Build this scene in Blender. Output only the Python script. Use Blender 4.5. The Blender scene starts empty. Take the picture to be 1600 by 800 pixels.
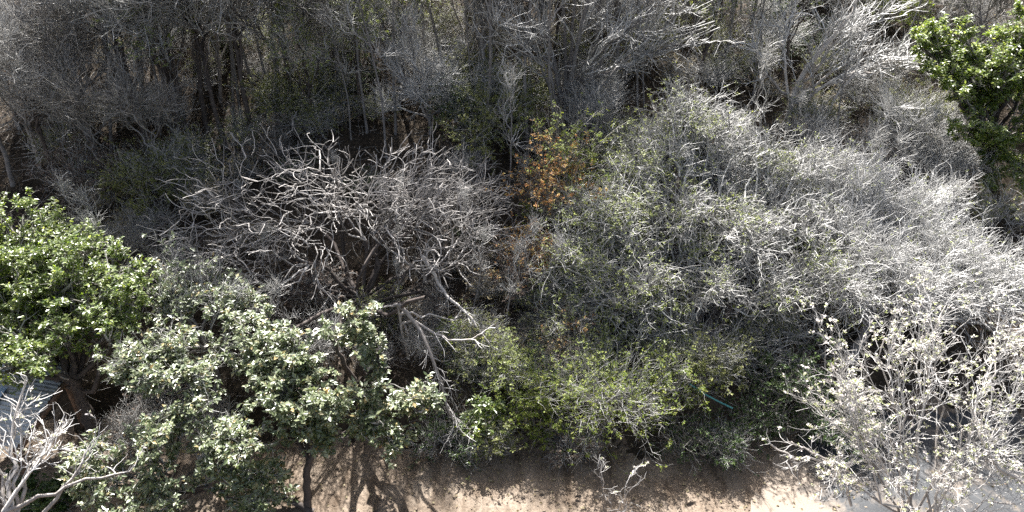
import bpy, math
import numpy as np
from mathutils import Vector

# ------------------------------------------------------------------ camera, sky, sun, exposure
scene = bpy.context.scene
COL = scene.collection
F = 1186.0                      # focal length in pixels of the 1600 px wide photograph
PITCH = math.radians(32.0)
CAM = np.array((0.0, 0.0, 14.0))
cam_d = bpy.data.cameras.new("camera")
cam_d.sensor_width = 36.0
cam_d.lens = 36.0 * F / 1600.0
cam_d.clip_end = 2000.0
cam = bpy.data.objects.new("camera", cam_d)
cam.location = CAM
cam.rotation_euler = (math.pi / 2 - PITCH, 0, 0)
COL.objects.link(cam)
scene.camera = cam

SUN_EL = math.radians(49.0)
SUN_AZ = math.radians(-9.0)     # from +Y, towards -X
world = bpy.data.worlds.new("World")
scene.world = world
world.use_nodes = True
wn = world.node_tree
sky = wn.nodes.new("ShaderNodeTexSky")
sky.sky_type = 'NISHITA'
sky.sun_disc = False
sky.sun_elevation = SUN_EL
sky.sun_rotation = SUN_AZ
sky.dust_density = 5.0
sky.ozone_density = 0.5
pale = wn.nodes.new("ShaderNodeHueSaturation")     # sky colour desaturated so that the shade turns neutral
pale.inputs["Saturation"].default_value = 0.75
wn.links.new(sky.outputs[0], pale.inputs["Color"])
wn.links.new(pale.outputs[0], wn.nodes["Background"].inputs[0])
wn.nodes["Background"].inputs[1].default_value = 0.055
sun_d = bpy.data.lights.new("sun", 'SUN')
sun_d.energy = 5.0
sun_d.angle = math.radians(0.5)
sun_d.color = (1.0, 0.975, 0.94)
sun = bpy.data.objects.new("sun", sun_d)
sdir = Vector((math.sin(SUN_AZ) * math.cos(SUN_EL), math.cos(SUN_AZ) * math.cos(SUN_EL), math.sin(SUN_EL)))
sun.rotation_euler = sdir.to_track_quat('Z', 'Y').to_euler()
COL.objects.link(sun)
scene.view_settings.view_transform = 'Standard'
scene.view_settings.look = 'None'
scene.view_settings.gamma = 1.0
scene.view_settings.exposure = 2.02
scene.cycles.max_bounces = 5
scene.cycles.diffuse_bounces = 3
scene.cycles.transmission_bounces = 3
scene.cycles.use_denoising = False

# ------------------------------------------------------------------ view geometry and terrain
FW = np.array((0.0, math.cos(PITCH), -math.sin(PITCH)))
UP = np.array((0.0, math.sin(PITCH), math.cos(PITCH)))


def ray(x, y):
    d = FW + np.array((1.0, 0, 0)) * ((x - 800) / F) + UP * ((400 - y) / F)
    return d / np.linalg.norm(d)


def P(x, y, Y):
    """the point at distance Y along the view's ground direction that the photograph shows at (x, y)"""
    d = ray(x, y)
    return CAM + d * (Y / d[1])


def sstep(a, b, x):
    t = np.clip((x - a) / (b - a), 0, 1)
    return t * t * (3 - 2 * t)


def edge(X):
    """how far back the road reaches"""
    return 13.35 + 1.0 * sstep(-4.5, -9.0, X) + 1.5 * sstep(5.5, 8.5, X) + 0.25 * np.sin(X * 1.3) + 0.12 * np.sin(X * 3.1 + 1)


def H(X, Y):
    X = np.asarray(X, float); Y = np.asarray(Y, float)
    e = edge(X)
    d = np.maximum(Y - e, 0)
    h = 0.7 * sstep(0, 0.8, d) + 0.35 * np.minimum(d, 40) + 0.15 * np.maximum(d - 40, 0)
    n = 0.12 * np.sin(X * .9 + 2) * np.sin(Y * .8) + 0.06 * np.sin(X * 2.3) * np.sin(Y * 2.1 + 1)
    return h + n * sstep(0, 2, d) + 0.02 * np.sin(X * 1.7) * np.sin(Y * 2.3)


def G(x, y):
    """ground point seen at (x, y)"""
    d = ray(x, y)
    s = 8.0
    while s < 120:
        p = CAM + d * s
        if p[2] <= H(p[0], p[1]):
            return p
        s += 0.04
    return p


v3 = lambda *a: np.array(a, float)


def on_ground(X, Y, sink=0.03):
    return np.array((X, Y, float(H(X, Y)) - sink))


# ------------------------------------------------------------------ materials
def new_mat(name):
    m = bpy.data.materials.new(name)
    m.use_nodes = True
    nt = m.node_tree
    return m, nt, nt.nodes["Principled BSDF"]


def ramp(nt, stops):
    r = nt.nodes.new("ShaderNodeValToRGB")
    e = r.color_ramp.elements
    while len(e) < len(stops):
        e.new(0.5)
    for el, (p, c) in zip(e, stops):
        el.position = p
        el.color = (*c, 1)
    return r


def noise(nt, scale, detail=4, coord=None, rough=0.6):
    n = nt.nodes.new("ShaderNodeTexNoise")
    n.inputs["Scale"].default_value = scale
    n.inputs["Detail"].default_value = detail
    n.inputs["Roughness"].default_value = rough
    tc = nt.nodes.new("ShaderNodeTexCoord")
    nt.links.new(tc.outputs[coord or "Object"], n.inputs["Vector"])
    return n


def bark(name, c1, c2, rough=0.65, spec=0.4, scale=5.0, island=True):
    m, nt, b = new_mat(name)
    n = noise(nt, scale, 5)
    r = ramp(nt, [(0.3, c1), (0.7, c2)])
    if island:
        g = nt.nodes.new("ShaderNodeNewGeometry")
        mx = nt.nodes.new("ShaderNodeMath"); mx.operation = 'MULTIPLY_ADD'
        nt.links.new(g.outputs["Random Per Island"], mx.inputs[0])
        mx.inputs[1].default_value = 0.5
        ad = nt.nodes.new("ShaderNodeMath"); ad.operation = 'MULTIPLY_ADD'
        nt.links.new(n.outputs[0], ad.inputs[0]); ad.inputs[1].default_value = 0.9; ad.inputs[2].default_value = -0.2
        nt.links.new(ad.outputs[0], mx.inputs[2])
        nt.links.new(mx.outputs[0], r.inputs[0])
    else:
        nt.links.new(n.outputs[0], r.inputs[0])
    nt.links.new(r.outputs[0], b.inputs["Base Color"])
    b.inputs["Roughness"].default_value = rough
    b.inputs["Specular IOR Level"].default_value = spec
    return m


def leafmat(name, stops, rough=0.45, spec=0.5, trans=0.35):
    m, nt, b = new_mat(name)
    g = nt.nodes.new("ShaderNodeNewGeometry")
    r = ramp(nt, stops)
    nt.links.new(g.outputs["Random Per Island"], r.inputs[0])
    nt.links.new(r.outputs[0], b.inputs["Base Color"])
    b.inputs["Roughness"].default_value = rough
    b.inputs["Specular IOR Level"].default_value = spec
    if spec > .9:
        b.inputs["Coat Weight"].default_value = .8
        b.inputs["Coat Roughness"].default_value = .32
    t = nt.nodes.new("ShaderNodeBsdfTranslucent")
    hs = nt.nodes.new("ShaderNodeHueSaturation")
    hs.inputs["Hue"].default_value = 0.485
    hs.inputs["Saturation"].default_value = 1.15
    hs.inputs["Value"].default_value = 1.5
    nt.links.new(r.outputs[0], hs.inputs["Color"])
    nt.links.new(hs.outputs[0], t.inputs[0])
    mix = nt.nodes.new("ShaderNodeMixShader")
    mix.inputs[0].default_value = trans
    nt.links.new(b.outputs[0], mix.inputs[1])
    nt.links.new(t.outputs[0], mix.inputs[2])
    nt.links.new(mix.outputs[0], nt.nodes["Material Output"].inputs[0])
    return m


M = {}
M['bark_dark'] = bark("dark_bark", (.045, .038, .034), (.12, .10, .09), .8, .2)
M['bark_grey'] = bark("grey_bark", (.12, .11, .105), (.27, .255, .245), .7, .3)
M['bark_pale'] = bark("pale_bark", (.24, .215, .195), (.50, .465, .43), .6, .4)
M['bark_pink'] = bark("pinkish_grey_bark", (.10, .092, .086), (.50, .47, .445), .6, .4)
M['twig_grey'] = bark("grey_twigs", (.20, .195, .185), (.58, .57, .545), .5, .5)
M['twig_dark'] = bark("brown_grey_twigs", (.12, .11, .098), (.42, .40, .37), .55, .45)
M['twig_silver'] = bark("silver_twigs", (.33, .325, .315), (.68, .67, .65), .5, .5)
M['twig_pale'] = bark("cream_twigs", (.28, .268, .255), (.70, .68, .66), .55, .45)
M['leaf_bright'] = leafmat("bright_green_leaf", [(0, (.05, .09, .016)), (.5, (.14, .21, .04)), (1, (.34, .39, .13))], .42, 1.0, .5)
M['leaf_pale'] = leafmat("waxy_pale_green_leaf", [(0, (.055, .085, .03)), (.45, (.13, .17, .07)), (.9, (.28, .31, .17)), (1, (.38, .28, .11))], .42, 1.0, .3)
M['leaf_deep'] = leafmat("deep_green_leaf", [(0, (.02, .045, .012)), (.6, (.045, .085, .02)), (1, (.09, .13, .03))], .4, .5, .35)
M['leaf_yellow'] = leafmat("yellow_green_leaf", [(0, (.10, .15, .02)), (.6, (.19, .25, .045)), (1, (.33, .35, .10))], .5, .4, .45)
M['leaf_olive'] = leafmat("olive_leaf", [(0, (.09, .105, .03)), (.6, (.17, .19, .06)), (1, (.29, .30, .11))], .55, .35, .35)
M['leaf_young'] = leafmat("young_leaf", [(0, (.14, .18, .045)), (.6, (.26, .31, .09)), (1, (.40, .44, .16))], .5, .5, .4)
M['leaf_bud'] = leafmat("cream_bud_leaf", [(0, (.30, .36, .13)), (.35, (.50, .52, .34)), (.5, (.66, .62, .58)), (1, (.78, .73, .73))], .5, .4, .35)
M['leaf_rust'] = leafmat("rust_leaf", [(0, (.20, .13, .08)), (.4, (.46, .24, .10)), (1, (.56, .48, .17))], .6, .3, .4)
M['leaf_straw'] = leafmat("straw_leaf", [(0, (.16, .13, .07)), (.6, (.28, .24, .14)), (1, (.42, .37, .24))], .6, .3, .3)
M['leaf_dry'] = leafmat("dry_brown_leaf", [(0, (.06, .042, .034)), (.6, (.13, .10, .08)), (1, (.25, .20, .16))], .7, .2, .2)


# ------------------------------------------------------------------ mesh buffers
class Buf:
    def __init__(self):
        self.v = []; self.f = []; self.n = 0

    def add(self, v, f):
        v = np.asarray(v, float).reshape(-1, 3)
        self.v.append(v); self.f.append(np.asarray(f, np.int64).reshape(-1, 4) + self.n); self.n += len(v)

    def tubes(self, Pt, R, k=3):
        if len(Pt) == 0:
            return
        B, n, _ = Pt.shape
        T = np.gradient(Pt, axis=1)
        T /= np.linalg.norm(T, axis=2, keepdims=True) + 1e-9
        mean = T.mean(axis=1, keepdims=True)
        ref = np.where(np.abs(mean[..., 2:3]) < .8, np.array((0, 0, 1.0)), np.array((1.0, 0, 0)))
        U = np.cross(T, np.broadcast_to(ref, T.shape)); U /= np.linalg.norm(U, axis=2, keepdims=True) + 1e-9
        V = np.cross(T, U)
        a = np.arange(k) * 2 * np.pi / k
        ring = Pt[:, :, None] + R[:, :, None, None] * (np.cos(a)[None, None, :, None] * U[:, :, None] + np.sin(a)[None, None, :, None] * V[:, :, None])
        i = (np.arange(B)[:, None, None] * n + np.arange(n - 1)[None, :, None]) * k + np.arange(k)[None, None, :]
        j = (np.arange(B)[:, None, None] * n + np.arange(n - 1)[None, :, None]) * k + ((np.arange(k) + 1) % k)[None, None, :]
        self.add(ring, np.stack((i, j, j + k, i + k), -1))

    def leaves(self, C, A, N, L, W):
        """one folded leaf per row: base C, axis A, normal N"""
        if len(C) == 0:
            return
        A = A / (np.linalg.norm(A, axis=1, keepdims=True) + 1e-9)
        S = np.cross(A, N); S /= np.linalg.norm(S, axis=1, keepdims=True) + 1e-9
        N = np.cross(S, A)
        L = L[:, None]; W = W[:, None]
        v = np.stack((C, C + A * L * .5 + S * W * .5 + N * W * .12, C + A * L - N * L * .12, C + A * L * .5 - S * W * .5 + N * W * .12), 1)
        self.add(v, np.arange(len(C) * 4).reshape(-1, 4))

    def mesh(self, name, mats, smooth=True, origin=(0, 0, 0)):
        V = np.concatenate(self.v) - np.asarray(origin)
        Fc = np.concatenate(self.f)
        me = bpy.data.meshes.new(name)
        me.vertices.add(len(V)); me.vertices.foreach_set("co", V.astype(np.float32).ravel())
        me.loops.add(Fc.size); me.loops.foreach_set("vertex_index", Fc.astype(np.int32).ravel())
        me.polygons.add(len(Fc)); me.polygons.foreach_set("loop_start", (np.arange(len(Fc)) * 4).astype(np.int32))
        me.polygons.foreach_set("use_smooth", np.full(len(Fc), smooth))
        me.update(calc_edges=True)
        for m in (mats if isinstance(mats, (list, tuple)) else [mats]):
            me.materials.append(m)
        return me

    def obj(self, name, mat, parent=None, origin=(0, 0, 0), smooth=True):
        if not self.v:
            return None
        o = bpy.data.objects.new(name, self.mesh(name, mat, smooth, origin))
        COL.objects.link(o)
        if parent is not None:
            o.parent = parent
        else:
            o.location = origin
        return o


def tag(o, label=None, cat=None, group=None, kind=None):
    for k, v in (("label", label), ("category", cat), ("group", group), ("kind", kind)):
        if v:
            o[k] = v
    return o


def thing(name, label, cat, loc, group=None):
    o = bpy.data.objects.new(name, None)
    o.empty_display_size = 0.2
    o.location = loc
    COL.objects.link(o)
    return tag(o, label, cat, group)


def copy_tree(src, loc, rz, sc, label, group=None, tilt=(0, 0)):
    r = src.copy(); COL.objects.link(r)
    r.location = loc; r.rotation_euler = (tilt[0], tilt[1], rz); r.scale = (sc[0], sc[0], sc[1])
    r['label'] = label
    if group:
        r['group'] = group
    for ch in src.children:
        c = ch.copy(); COL.objects.link(c); c.parent = r
    return r


# ------------------------------------------------------------------ growing
def unit(a):
    return a / (np.linalg.norm(a, axis=-1, keepdims=True) + 1e-9)


def rvec(g, n):
    return unit(g.normal(size=(n, 3)))


def bez(g, s, e, ctrl, n, wob):
    """curved branches from s to e; all (B,3)"""
    t = np.linspace(0, 1, n + 1)[None, :, None]
    Pt = (1 - t) ** 2 * s[:, None] + 2 * t * (1 - t) * ctrl[:, None] + t ** 2 * e[:, None]
    d = np.linalg.norm(e - s, axis=1)[:, None, None]
    j = g.normal(size=Pt.shape) * wob * d
    j[:, 0] = 0; j[:, -1] = 0
    return Pt + j


def taper(r0, r1, n):
    t = np.linspace(0, 1, n + 1)[None, :]
    return r0[:, None] * (1 - t) + r1[:, None] * t


def grow(g, s, d, L, n, wob, up):
    Pt = np.empty((len(s), n + 1, 3)); Pt[:, 0] = s
    d = unit(d)
    for i in range(n):
        Pt[:, i + 1] = Pt[:, i] + d * (L / n)[:, None]
        d = unit(d + wob * g.normal(size=d.shape) + np.array((0, 0, up)))
    return Pt


def spawn(g, Pt, R, N, t0, t1, ang, sd, bias=None):
    """N starts on the polylines with directions that leave them at about ang degrees"""
    B, n, _ = Pt.shape
    Ls = np.linalg.norm(np.diff(Pt, axis=1), axis=2).sum(1)
    k = g.choice(B, N, p=Ls / Ls.sum())
    t = g.uniform(t0, t1, N) * (n - 1)
    i = np.minimum(t.astype(int), n - 2); f = (t - i)[:, None]
    s = Pt[k, i] * (1 - f) + Pt[k, i + 1] * f
    T = unit(Pt[k, i + 1] - Pt[k, i])
    r = R[k, i] * (1 - f[:, 0]) + R[k, i + 1] * f[:, 0]
    side = unit(np.cross(T, rvec(g, N)))
    a = np.radians(g.normal(ang, sd, N))[:, None]
    d = T * np.cos(a) + side * np.sin(a)
    if bias is not None:
        d = unit(d + bias)
    return s, d, r, Ls[k]


def in_clump(g, c, r, n, lo=0.35, hi=1.0):
    u = rvec(g, n)
    u[:, 2] = np.where(u[:, 2] < -0.3, -u[:, 2] * .5, u[:, 2])
    return c + u * (g.uniform(lo ** 2, hi ** 2, n) ** .5)[:, None] * r


def clump_tree(name, label, cat, base, clumps, seed=0, trunk_r=.14, fork=None, fork_pts=None, wood='bark_grey', twig='twig_grey',
               n2=10, n3=60, n4=400, L3=(.4, .9), L4=(.2, .5), r3=.012, r4=.006, up3=.1, up4=.1, ang=45, wob=.18,
               leaf=None, n_leaf=0, leaf_L=.1, leaf_W=.5, rosette=6, leaf_up=.7, group=None, trunks=None, limb_r=None, extra=None, leaf_pick=None, link=True, leaf_spread=0.04, outw=.2):
    """a tree whose crown fills the given clumps [(centre, radii)]: trunk > limbs > branches > twigs > leaves"""
    g = np.random.default_rng(seed)
    base = np.asarray(base, float)
    root = thing(name, label, cat, base, group)
    tb, bb, lb = Buf(), Buf(), Buf()
    C = np.array([c for c, r in clumps]); RR = np.array([np.broadcast_to(np.asarray(r, float), 3) for c, r in clumps])
    cen = C.mean(0)
    if fork is None:
        fork = base + (cen - base) * .38
    fork = np.asarray(fork, float)
    # trunk
    mid = fork_pts if fork_pts is not None else [base * .5 + fork * .5 + g.normal(size=3) * .05 * np.linalg.norm(fork - base)]
    tp = np.array([base - np.array((0, 0, .15))] + list(mid) + [fork])
    tt = np.linspace(0, len(tp) - 1, 13)
    ii = np.minimum(tt.astype(int), len(tp) - 2); ff = (tt - ii)[:, None]
    tp = tp[ii] * (1 - ff) + tp[ii + 1] * ff
    for _ in range(2):
        tp[1:-1] = .25 * tp[:-2] + .5 * tp[1:-1] + .25 * tp[2:]
    tp[1:-1] += g.normal(size=tp[1:-1].shape) * trunk_r * .12
    tr = trunk_r * (1.0 - .35 * np.linspace(0, 1, 13)); tr[0] *= 1.45; tr[1] *= 1.15
    tb.tubes(tp[None], tr[None], 8)
    # limbs to every clump
    nC = len(C)
    s = np.repeat(fork[None], nC, 0)
    pick = g.integers(8, 13, nC)
    s = tp[pick]
    e = C - np.array((0, 0, 1)) * RR * .25
    ctrl = s * .55 + e * .45 + np.array((0, 0, 1)) * (.12 * np.linalg.norm(e - s, axis=1))[:, None] + g.normal(size=s.shape) * .1 * np.linalg.norm(e - s, axis=1)[:, None]
    lr = limb_r or trunk_r * .45
    LP = bez(g, s, e, ctrl, 8, .025); LR = taper(np.full(nC, lr), np.full(nC, lr * .4), 8)
    tb.tubes(LP, LR, 6)
    # extra explicit limbs (list of (points, r0, r1))
    EX = []
    for pts, r0, r1 in (extra or []):
        pts = np.array(pts, float)
        t = np.linspace(0, len(pts) - 1, 13); i = np.minimum(t.astype(int), len(pts) - 2); f = (t - i)[:, None]
        q = pts[i] * (1 - f) + pts[i + 1] * f
        q[1:-1] = .25 * q[:-2] + .5 * q[1:-1] + .25 * q[2:]
        q[1:-1] += g.normal(size=q[1:-1].shape) * .018
        EX.append((q, np.linspace(r0, r1, 13)))
        tb.tubes(q[None], np.linspace(r0, r1, 13)[None], 6)
    # branches that reach points through each clump
    S2, E2, D2 = [], [], []
    for i in range(nC):
        vol = float(np.prod(RR[i]) ** (1 / 3))
        m = max(3, int(round(n2 * vol ** 1.2)))
        k = g.integers(3, 9, m)
        S2.append(LP[i, k]); E2.append(in_clump(g, C[i], RR[i], m)); D2.append(unit(LP[i, np.minimum(k, 7) + 1] - LP[i, np.minimum(k, 7)]))
    S2 = np.concatenate(S2); E2 = np.concatenate(E2); D2 = np.concatenate(D2)
    d = np.linalg.norm(E2 - S2, axis=1)[:, None]
    P2 = bez(g, S2, E2, S2 + D2 * d * .45 + g.normal(size=S2.shape) * d * .12, 6, .03)
    R2 = taper(np.full(len(P2), lr * .38), np.full(len(P2), max(r3 * .7, lr * .1)), 6)
    if EX:
        XP = np.array([q[::2] for q, r in EX]); XR = np.array([r[::2] for q, r in EX])
        P2s = np.concatenate((P2, XP)); R2s = np.concatenate((R2, XR))
    else:
        P2s, R2s = P2, R2
    bb.tubes(P2, R2, 4)
    out = lambda p: unit(p - cen) * outw
    s, dd, r, pl = spawn(g, P2s, R2s, n3, .15, 1.0, ang, 14)
    dd = unit(dd + out(s))
    P3 = grow(g, s, dd, g.uniform(*L3, n3), 5, wob, up3)
    a0 = np.minimum(r * .8, r3) * g.uniform(.8, 1.2, n3)
    R3 = taper(a0, a0 * .5, 5)
    bb.tubes(P3, R3, 3)
    if n4:
        s, dd, r, pl = spawn(g, P3, R3, n4, .1, 1.0, ang, 16)
        dd = unit(dd + out(s) * .6)
        P4 = grow(g, s, dd, g.uniform(*L4, n4), 3, wob, up4)
        a0 = np.minimum(r * .85, r4) * g.uniform(.8, 1.2, n4)
        R4 = taper(a0, a0 * .55, 3)
        bb.tubes(P4, R4, 3)
    else:
        P4 = P3
    if leaf and n_leaf:
        TP = P4
        nr = max(1, n_leaf // rosette)
        if leaf_pick is not None:
            w = leaf_pick(TP[:, -1]); w = w / w.sum()
            k = g.choice(len(TP), nr, p=w)
        else:
            k = g.choice(len(TP), nr)
        j = g.integers(1, TP.shape[1], nr)
        c = np.repeat(TP[k, j], rosette, 0)
        T = np.repeat(unit(TP[k, j] - TP[k, j - 1]), rosette, 0)
        m = len(c)
        A = unit((T * .45 + rvec(g, m)) * np.array((1, 1, .4)) + np.array((0, -.1, 0)))
        Nn = unit(rvec(g, m) * (1 - leaf_up) + np.array((0, 0, leaf_up)) + T * .2)
        L = leaf_L * g.uniform(.4, 1.35, m)
        lb.leaves(c + rvec(g, m) * leaf_spread, A, Nn, L, L * leaf_W * g.uniform(.8, 1.2, m))
    tb.obj("trunk", M[wood], root, base)
    bb.obj("branches", M[twig], root, base)
    if lb.v:
        lb.obj("foliage", M[leaf], root, base, smooth=False)
    return root


# ------------------------------------------------------------------ ground, road
def sheet(name, xs, ys, mat, lift=0.0, zfun=H):
    X, Y = np.meshgrid(xs, ys)
    Z = zfun(X, Y) + lift
    b = Buf()
    nx = len(xs)
    i = (np.arange(len(ys) - 1)[:, None] * nx + np.arange(nx - 1)[None]).ravel()
    b.add(np.stack((X, Y, Z), -1), np.stack((i, i + 1, i + nx + 1, i + nx), -1))
    o = b.obj(name, mat)
    tag(o, kind='structure')
    return o


m, nt, b = new_mat("forest_floor")
n1 = noise(nt, 1.1, 8); n2 = noise(nt, 9.0, 6)
r1 = ramp(nt, [(.3, (.03, .025, .019)), (.55, (.065, .053, .04)), (.75, (.12, .10, .078))])
r2 = ramp(nt, [(.3, (.4, .4, .4)), (.7, (1.15, 1.1, 1.05))])
mul = nt.nodes.new("ShaderNodeMix"); mul.data_type = 'RGBA'; mul.blend_type = 'MULTIPLY'; mul.inputs[0].default_value = 1
nt.links.new(n1.outputs[0], r1.inputs[0]); nt.links.new(n2.outputs[0], r2.inputs[0])
nt.links.new(r1.outputs[0], mul.inputs[6]); nt.links.new(r2.outputs[0], mul.inputs[7])
nt.links.new(mul.outputs[2], b.inputs["Base Color"])
b.inputs["Roughness"].default_value = .95; b.inputs["Specular IOR Level"].default_value = .1
bp = nt.nodes.new("ShaderNodeBump"); bp.inputs["Strength"].default_value = .8; bp.inputs["Distance"].default_value = .06
nt.links.new(n2.outputs[0], bp.inputs["Height"]); nt.links.new(bp.outputs[0], b.inputs["Normal"])
M['floor'] = m
xs = np.concatenate((np.linspace(-300, -32, 20), np.linspace(-30, 30, 241), np.linspace(32, 300, 20)))
ys = np.concatenate((np.linspace(-150, 8, 20), np.linspace(8.5, 45, 221), np.linspace(47, 320, 30)))
sheet("ground", xs, ys, M['floor'])

m, nt, b = new_mat("packed_dirt")
n1 = noise(nt, .8, 8); n2 = noise(nt, 14.0, 8, rough=.7); n3 = noise(nt, 3.0, 6)
r1 = ramp(nt, [(.3, (.145, .11, .082)), (.5, (.22, .175, .135)), (.72, (.30, .25, .20))])
r2 = ramp(nt, [(.32, (.55, .52, .5)), (.5, (.95, .95, .95)), (.7, (1.1, 1.1, 1.1))])
mul = nt.nodes.new("ShaderNodeMix"); mul.data_type = 'RGBA'; mul.blend_type = 'MULTIPLY'; mul.inputs[0].default_value = .8
nt.links.new(n1.outputs[0], r1.inputs[0]); nt.links.new(n2.outputs[0], r2.inputs[0])
nt.links.new(r1.outputs[0], mul.inputs[6]); nt.links.new(r2.outputs[0], mul.inputs[7])
nt.links.new(mul.outputs[2], b.inputs["Base Color"])
b.inputs["Roughness"].default_value = .95; b.inputs["Specular IOR Level"].default_value = .1
ad = nt.nodes.new("ShaderNodeMath"); nt.links.new(n2.outputs[0], ad.inputs[0]); nt.links.new(n3.outputs[0], ad.inputs[1])
bp = nt.nodes.new("ShaderNodeBump"); bp.inputs["Strength"].default_value = .9; bp.inputs["Distance"].default_value = .05
nt.links.new(ad.outputs[0], bp.inputs["Height"]); nt.links.new(bp.outputs[0], b.inputs["Normal"])
n4 = noise(nt, 1.0, 7, rough=.65)
mp = nt.nodes.new("ShaderNodeMapping"); mp.inputs["Scale"].default_value = (2.6, .55, 1); mp.inputs["Rotation"].default_value = (0, 0, .25)
nt.links.new(n4.inputs["Vector"].links[0].from_socket, mp.inputs["Vector"]); nt.links.new(mp.outputs[0], n4.inputs["Vector"])
r4 = ramp(nt, [(.36, (.5, .47, .44)), (.5, (.95, .95, .95)), (.66, (1.15, 1.15, 1.15))]); nt.links.new(n4.outputs[0], r4.inputs[0])  # slanting streaks: erosion marks and shadow tones put into the dirt colour
m4 = nt.nodes.new("ShaderNodeMix"); m4.data_type = 'RGBA'; m4.blend_type = 'MULTIPLY'; m4.inputs[0].default_value = .85
nt.links.new(mul.outputs[2], m4.inputs[6]); nt.links.new(r4.outputs[0], m4.inputs[7]); nt.links.new(m4.outputs[2], b.inputs["Base Color"])
M['dirt'] = m

m, nt, b = new_mat("worn_asphalt")
n1 = noise(nt, 1.5, 8); n2 = noise(nt, 30.0, 6); n3 = noise(nt, 1.1, 9, rough=.7)
r1 = ramp(nt, [(.3, (.022, .024, .027)), (.7, (.06, .063, .067))])
nt.links.new(n1.outputs[0], r1.inputs[0])
vo = nt.nodes.new("ShaderNodeTexVoronoi"); vo.feature = 'DISTANCE_TO_EDGE'; vo.inputs["Scale"].default_value = 1.3
tc = nt.nodes.new("ShaderNodeTexCoord"); va = nt.nodes.new("ShaderNodeVectorMath"); va.operation = 'MULTIPLY_ADD'
nt.links.new(n3.outputs["Color"], va.inputs[0]); va.inputs[1].default_value = (.5, .5, .5); nt.links.new(tc.outputs["Object"], va.inputs[2])
nt.links.new(va.outputs[0], vo.inputs["Vector"])
rc = ramp(nt, [(0.0, (.25, .25, .25)), (.018, (1, 1, 1))]); nt.links.new(vo.outputs["Distance"], rc.inputs[0])
mc = nt.nodes.new("ShaderNodeMix"); mc.data_type = 'RGBA'; mc.blend_type = 'MULTIPLY'; mc.inputs[0].default_value = 1
nt.links.new(r1.outputs[0], mc.inputs[6]); nt.links.new(rc.outputs[0], mc.inputs[7])
rd = ramp(nt, [(.42, (0, 0, 0)), (.62, (1, 1, 1))])
sx = nt.nodes.new("ShaderNodeSeparateXYZ"); nt.links.new(tc.outputs["Object"], sx.inputs[0])
g1 = nt.nodes.new("ShaderNodeMapRange"); g1.inputs[1].default_value = 4.9; g1.inputs[2].default_value = 7.6; g1.inputs[3].default_value = .5; g1.inputs[4].default_value = -.08
nt.links.new(sx.outputs[0], g1.inputs[0])
ga = nt.nodes.new("ShaderNodeMath"); nt.links.new(g1.outputs[0], ga.inputs[0]); nt.links.new(n3.outputs[0], ga.inputs[1])
nt.links.new(ga.outputs[0], rd.inputs[0])
md = nt.nodes.new("ShaderNodeMix"); md.data_type = 'RGBA'
nt.links.new(rd.outputs[0], md.inputs[0]); nt.links.new(mc.outputs[2], md.inputs[6]); md.inputs[7].default_value = (.215, .175, .138, 1)
nt.links.new(md.outputs[2], b.inputs["Base Color"])
b.inputs["Roughness"].default_value = .8
bp = nt.nodes.new("ShaderNodeBump"); bp.inputs["Strength"].default_value = .6; bp.inputs["Distance"].default_value = .02
nt.links.new(n2.outputs[0], bp.inputs["Height"]); nt.links.new(bp.outputs[0], b.inputs["Normal"])
M['asphalt'] = m


def strip(name, X0, X1, nx, yb, yf, ny, mat, lift):
    """a sheet between two edge curves yb(X) and yf(X), draped over the ground"""
    xs = np.linspace(X0, X1, nx)
    t = np.linspace(0, 1, ny)[:, None]
    X = np.broadcast_to(xs[None], (ny, nx))
    Y = yb(xs)[None] * (1 - t) + yf(xs)[None] * t
    Z = H(X, Y) + lift
    b = Buf()
    i = (np.arange(ny - 1)[:, None] * nx + np.arange(nx - 1)[None]).ravel()
    b.add(np.stack((X, Y, Z), -1), np.stack((i, i + 1, i + nx + 1, i + nx), -1))
    return tag(b.obj(name, mat), kind='structure')


rag = lambda X: edge(X) + .1 + .13 * np.sin(X * 5.3) + .09 * np.sin(X * 11.7 + 1) + .05 * np.sin(X * 23 + 2)
strip("dirt_road", -40, 40, 900, lambda X: np.full_like(X, 4.0), rag, 60, M['dirt'], .025)
strip("paved_lane", 2.6, 40, 900, lambda X: np.full_like(X, 4.2),
      lambda X: 12.3 + 2.3 * sstep(5.2, 8.5, X) + .12 * np.sin(X * 6) + .08 * np.sin(X * 15) + .05 * np.sin(X * 37) - 3.0 * np.clip((6.0 - X) / 3.0, 0, 1) ** .8, 80, M['asphalt'], .045)

# ------------------------------------------------------------------ large trees
px = lambda L: [(P(x, y, Y), np.array(r) if not np.isscalar(r) else np.array((r, r, r * .75))) for x, y, Y, r in L]

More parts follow.
